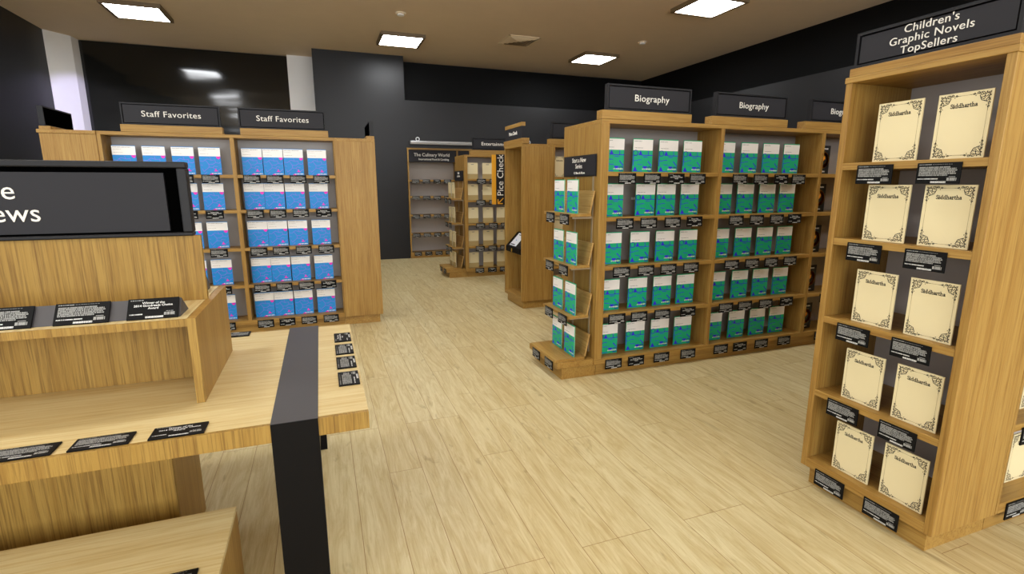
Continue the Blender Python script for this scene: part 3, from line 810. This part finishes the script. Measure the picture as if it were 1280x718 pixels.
# ------------------------------------------------------------------ display table
TXL, TXR, TYF, TYB, TZ = -2.54, 0.120, 1.906, 3.262, 0.80
TC = (TXL + TXR) / 2
t = thing('display_table', 'large oak display table with black metal bands, left foreground', 'table', (TC, (TYF + TYB) / 2, 0))
ox, oy = TC, (TYF + TYB) / 2
def tb(mat, x0, x1, y0, y1, z0, z1, name, bevel=0.0015):
    b = MB(mat); b.box(x0 - ox, x1 - ox, y0 - oy, y1 - oy, z0, z1); return b.build(name, t, bevel)
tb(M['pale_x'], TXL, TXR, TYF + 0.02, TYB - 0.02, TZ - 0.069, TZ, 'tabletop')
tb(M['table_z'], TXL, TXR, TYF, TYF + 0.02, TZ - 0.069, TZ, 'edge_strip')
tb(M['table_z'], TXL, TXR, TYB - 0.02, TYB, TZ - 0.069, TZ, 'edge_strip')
for x0, x1 in ((-0.224, -0.062), (2 * TC + 0.062, 2 * TC + 0.224)):
    b = MB(M['black'])
    X0, X1 = x0 - ox, x1 - ox
    b.box(X0, X1, TYF - 0.003 - oy, TYF + 0.045 - oy, 0, TZ + 0.0025)
    b.box(X0, X1, TYB - 0.045 - oy, TYB + 0.003 - oy, 0, TZ + 0.0025)
    b.box(X0, X1, TYF - oy, TYB - oy, TZ, TZ + 0.003, M['band'])  # top of the same black metal, coloured lighter as if lit from above
    b.box(X0 + .04, X1 - .0, TYF + 0.045 - oy, TYB - 0.045 - oy, TZ - 0.14, TZ - 0.07)
    b.build('metal_band', t, 0.001)
tb(M['table_z'], -1.755, -0.664, 2.36, 2.376, 0.0, TZ - 0.07, 'support_front')
tb(M['oak_z'], -1.755, -0.664, 2.376, 2.79, 0.0, TZ - 0.07, 'support_box')
# low box under the table
t2 = thing('low_display_box', 'low oak display box on the floor in front of the table support', 'display box', (-1.21, 1.96, 0))
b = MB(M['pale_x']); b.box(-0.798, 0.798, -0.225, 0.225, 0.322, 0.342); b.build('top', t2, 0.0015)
b = MB(M['table_z']); b.box(-0.798, 0.798, -0.225, -0.205, 0.0, 0.322); b.box(-0.778, 0.778, 0.205, 0.225, 0, 0.322); b.build('front_board', t2, 0.0015)
for x0, x1 in ((-0.798, -0.778), (0.778, 0.798)):
    b = MB(M['oak_z']); b.box(x0, x1, -0.205, 0.225, 0.0, 0.322); b.build('side_board', t2, 0.0015)
# cubby riser on the table
t3 = thing('riser_shelf', 'oak riser shelf standing on the display table, open front', 'shelf', (-1.21, 2.56, TZ + 0.0008))
RW = 0.728; RF, RB = -0.344, 0.35; RZ = 0.346
for x0, x1 in ((-RW, -RW + 0.03), (RW - 0.03, RW)):
    b = MB(M['oak_z']); b.box(x0, x1, RF + 0.004, RB, 0, RZ); b.build('side_board', t3, 0.001)
    b = MB(M['table_z']); b.box(x0, x1, RF, RF + 0.004, 0, RZ); b.build('front_edge', t3)
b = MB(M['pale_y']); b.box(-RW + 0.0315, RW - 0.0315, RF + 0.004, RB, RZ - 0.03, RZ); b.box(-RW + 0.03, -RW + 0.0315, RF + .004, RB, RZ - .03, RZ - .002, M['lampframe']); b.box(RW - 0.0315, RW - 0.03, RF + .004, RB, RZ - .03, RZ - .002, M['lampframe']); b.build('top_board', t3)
b = MB(M['table_z']); b.box(-RW + 0.03, RW - 0.03, RF, RF + 0.004, RZ - 0.03, RZ); b.build('front_edge', t3)
b = MB(M['table_z']); b.box(-RW + 0.03, RW - 0.03, -0.012, 0.016, 0, RZ - 0.03); b.build('middle_panel', t3)
# upright panel carrying the sign
t4 = thing('sign_stand_panel', 'upright oak panel on the riser shelf, below the big black sign', 'panel', (-1.21, 2.595, TZ + RZ))
b = MB(M['table_z']); b.box(-0.706, 0.706, -0.014, 0.014, 0, 0.288); b.build('panel', t4, 0.001)
# big sign
t5 = thing('table_sign', 'big black framed Rave Reviews sign at left edge, on the display table', 'sign', (-1.21, 2.565, TZ + RZ + 0.288))
w, h, f = 0.684, 0.312, 0.036
b = MB(M['frame'])
def bevel_bar(b, x0, x1, z0, z1):
    b.box(x0, x1, 0, 0.06, z0, z1)
bevel_bar(b, -w, w, 0, 0.016); bevel_bar(b, -w, w, h - 0.026, h); bevel_bar(b, -w, -w + f, 0.016, h - 0.026); bevel_bar(b, w - f, w, 0.016, h - 0.026)
b.build('frame', t5, 0.005)
b = MB(M['gap']); b.box(-w + f, w - f, 0.03, 0.05, 0.016, h - 0.026); b.build('backing', t5)
b = MB(M['sign']); b.box(-w + f + 0.05, w - f - 0.05, 0.012, 0.03, 0.024, h - 0.046); pn = b.build('panel', t5)
lettering('Rave\nReviews', 0.1, (0.0, 0.0105, 0.148), 0, pn, line=0.88, bold=0.0, sx=1.0)
# tag rails on the riser
for nm, yc, sgn, lb in (('f', 2.2625, 1, 'dark slanted tag rail along the front of the riser shelf'), ('b', 2.87, -1, 'dark slanted tag rail along the back of the riser shelf')):
    r = thing('tag_rail', lb, 'tag rail', (-1.21, yc, TZ + RZ + 0.0015))
    b = MB(M['band'])
    pr = [(0, 0), (0.14 * sgn, 0), (0.052 * sgn, 0.066)] if sgn > 0 else [(0.14 * sgn, 0), (0, 0), (0.052 * sgn, 0.066)]
    b.prism(pr, -0.64, 0.668); b.build('rail', r)
TG = 'black tags on the display table'
tl = math.atan2(0.052, 0.066)
for i, x in enumerate((-0.631, -0.855, -1.085)):
    k = put_tag(x, 2.2625 + 0.052 * 1.02 - 0.0095, TZ + RZ + 0.0665 * 1.02 + 0.005, 0, i == 0, f'black tag, {("rightmost", "second from right", "third from right")[i]} on the slanted rail of the riser shelf', TG, tilt=-tl)
for i, x in enumerate((-0.518, -0.74, -0.95)):
    put_tag(x, 2.009, TZ + 0.0065, 0, i == 0, f'black tag lying flat, {("rightmost", "second from right", "third from right")[i]} along the front edge of the tabletop', TG, tilt=-PI / 2)
for i, y in enumerate((2.948, 2.721, 2.504, 2.281)):
    put_tag(0.022, y, TZ + 0.0065, R90 + PI, i == 0, f'black tag lying flat at right end of the tabletop, {("farthest", "second farthest", "second nearest", "nearest")[i]} of four', TG, tilt=-PI / 2)
put_tag(-0.517, 3.17, TZ + 0.0065, PI, False, 'black tag lying flat on the back edge of the tabletop, behind the riser', TG, tilt=-PI / 2)
put_tag(-0.565, 1.832, 0.342 + 0.0065, 0, False, 'black tag lying flat on the low box, at the bottom photo edge', TG, tilt=-PI / 2)

# ------------------------------------------------------------------ light, world, camera
wd = bpy.data.worlds.new('world'); scene.world = wd; wd.use_nodes = True
wd.node_tree.nodes['Background'].inputs[0].default_value = (0.8, 0.85, 1, 1)
wd.node_tree.nodes['Background'].inputs[1].default_value = 0.02
ld = bpy.data.lights.new('sun_patch', 'SPOT'); ld.energy = 1150; ld.color = (0.62, 0.58, 1.0); ld.spot_size = math.radians(17); ld.spot_blend = 0.5; ld.shadow_soft_size = 0.02
lo = bpy.data.objects.new('sun_patch', ld); COL.objects.link(lo); lo.location = (-1.2, 7.2, 4.2)
d = Vector((-4.0, 12.25, 2.9)) - lo.location
lo.rotation_euler = d.to_track_quat('-Z', 'Y').to_euler()

def area(name, loc, rot, sx, sy, energy, color=(0.92, 0.96, 1.0)):
    l = bpy.data.lights.new(name, 'AREA'); l.shape = 'RECTANGLE'; l.size = sx; l.size_y = sy; l.energy = energy; l.color = color
    o = bpy.data.objects.new(name, l); COL.objects.link(o); o.location = loc; o.rotation_euler = rot
area('front_fill', (1.5, -4.8, 2.3), (PI / 2, 0, 0), 11.0, 3.4, 690)  # added fill lamp behind the camera for front faces; no window there
area('side_fill', (-4.2, 1.6, 2.3), (PI / 2, 0, -PI / 2), 8.0, 3.4, 180)  # added fill lamp before the solid left wall, brightens faces turned left

cam = bpy.data.cameras.new('camera'); cam.sensor_fit = 'HORIZONTAL'; cam.angle = PI / 2
co = bpy.data.objects.new('camera', cam); COL.objects.link(co)
co.location = (0, 0, 1.65)
co.rotation_euler = (math.radians(90 - 11.27), 0, math.radians(-20.29))
cam.clip_start = 0.02
scene.camera = co
scene.view_settings.view_transform = 'Standard'
scene.view_settings.look = 'None'
scene.view_settings.exposure = 0.0
scene.cycles.use_denoising = True
scene.cycles.max_bounces = 8
scene.cycles.diffuse_bounces = 5
scene.cycles.sample_clamp_indirect = 4.0
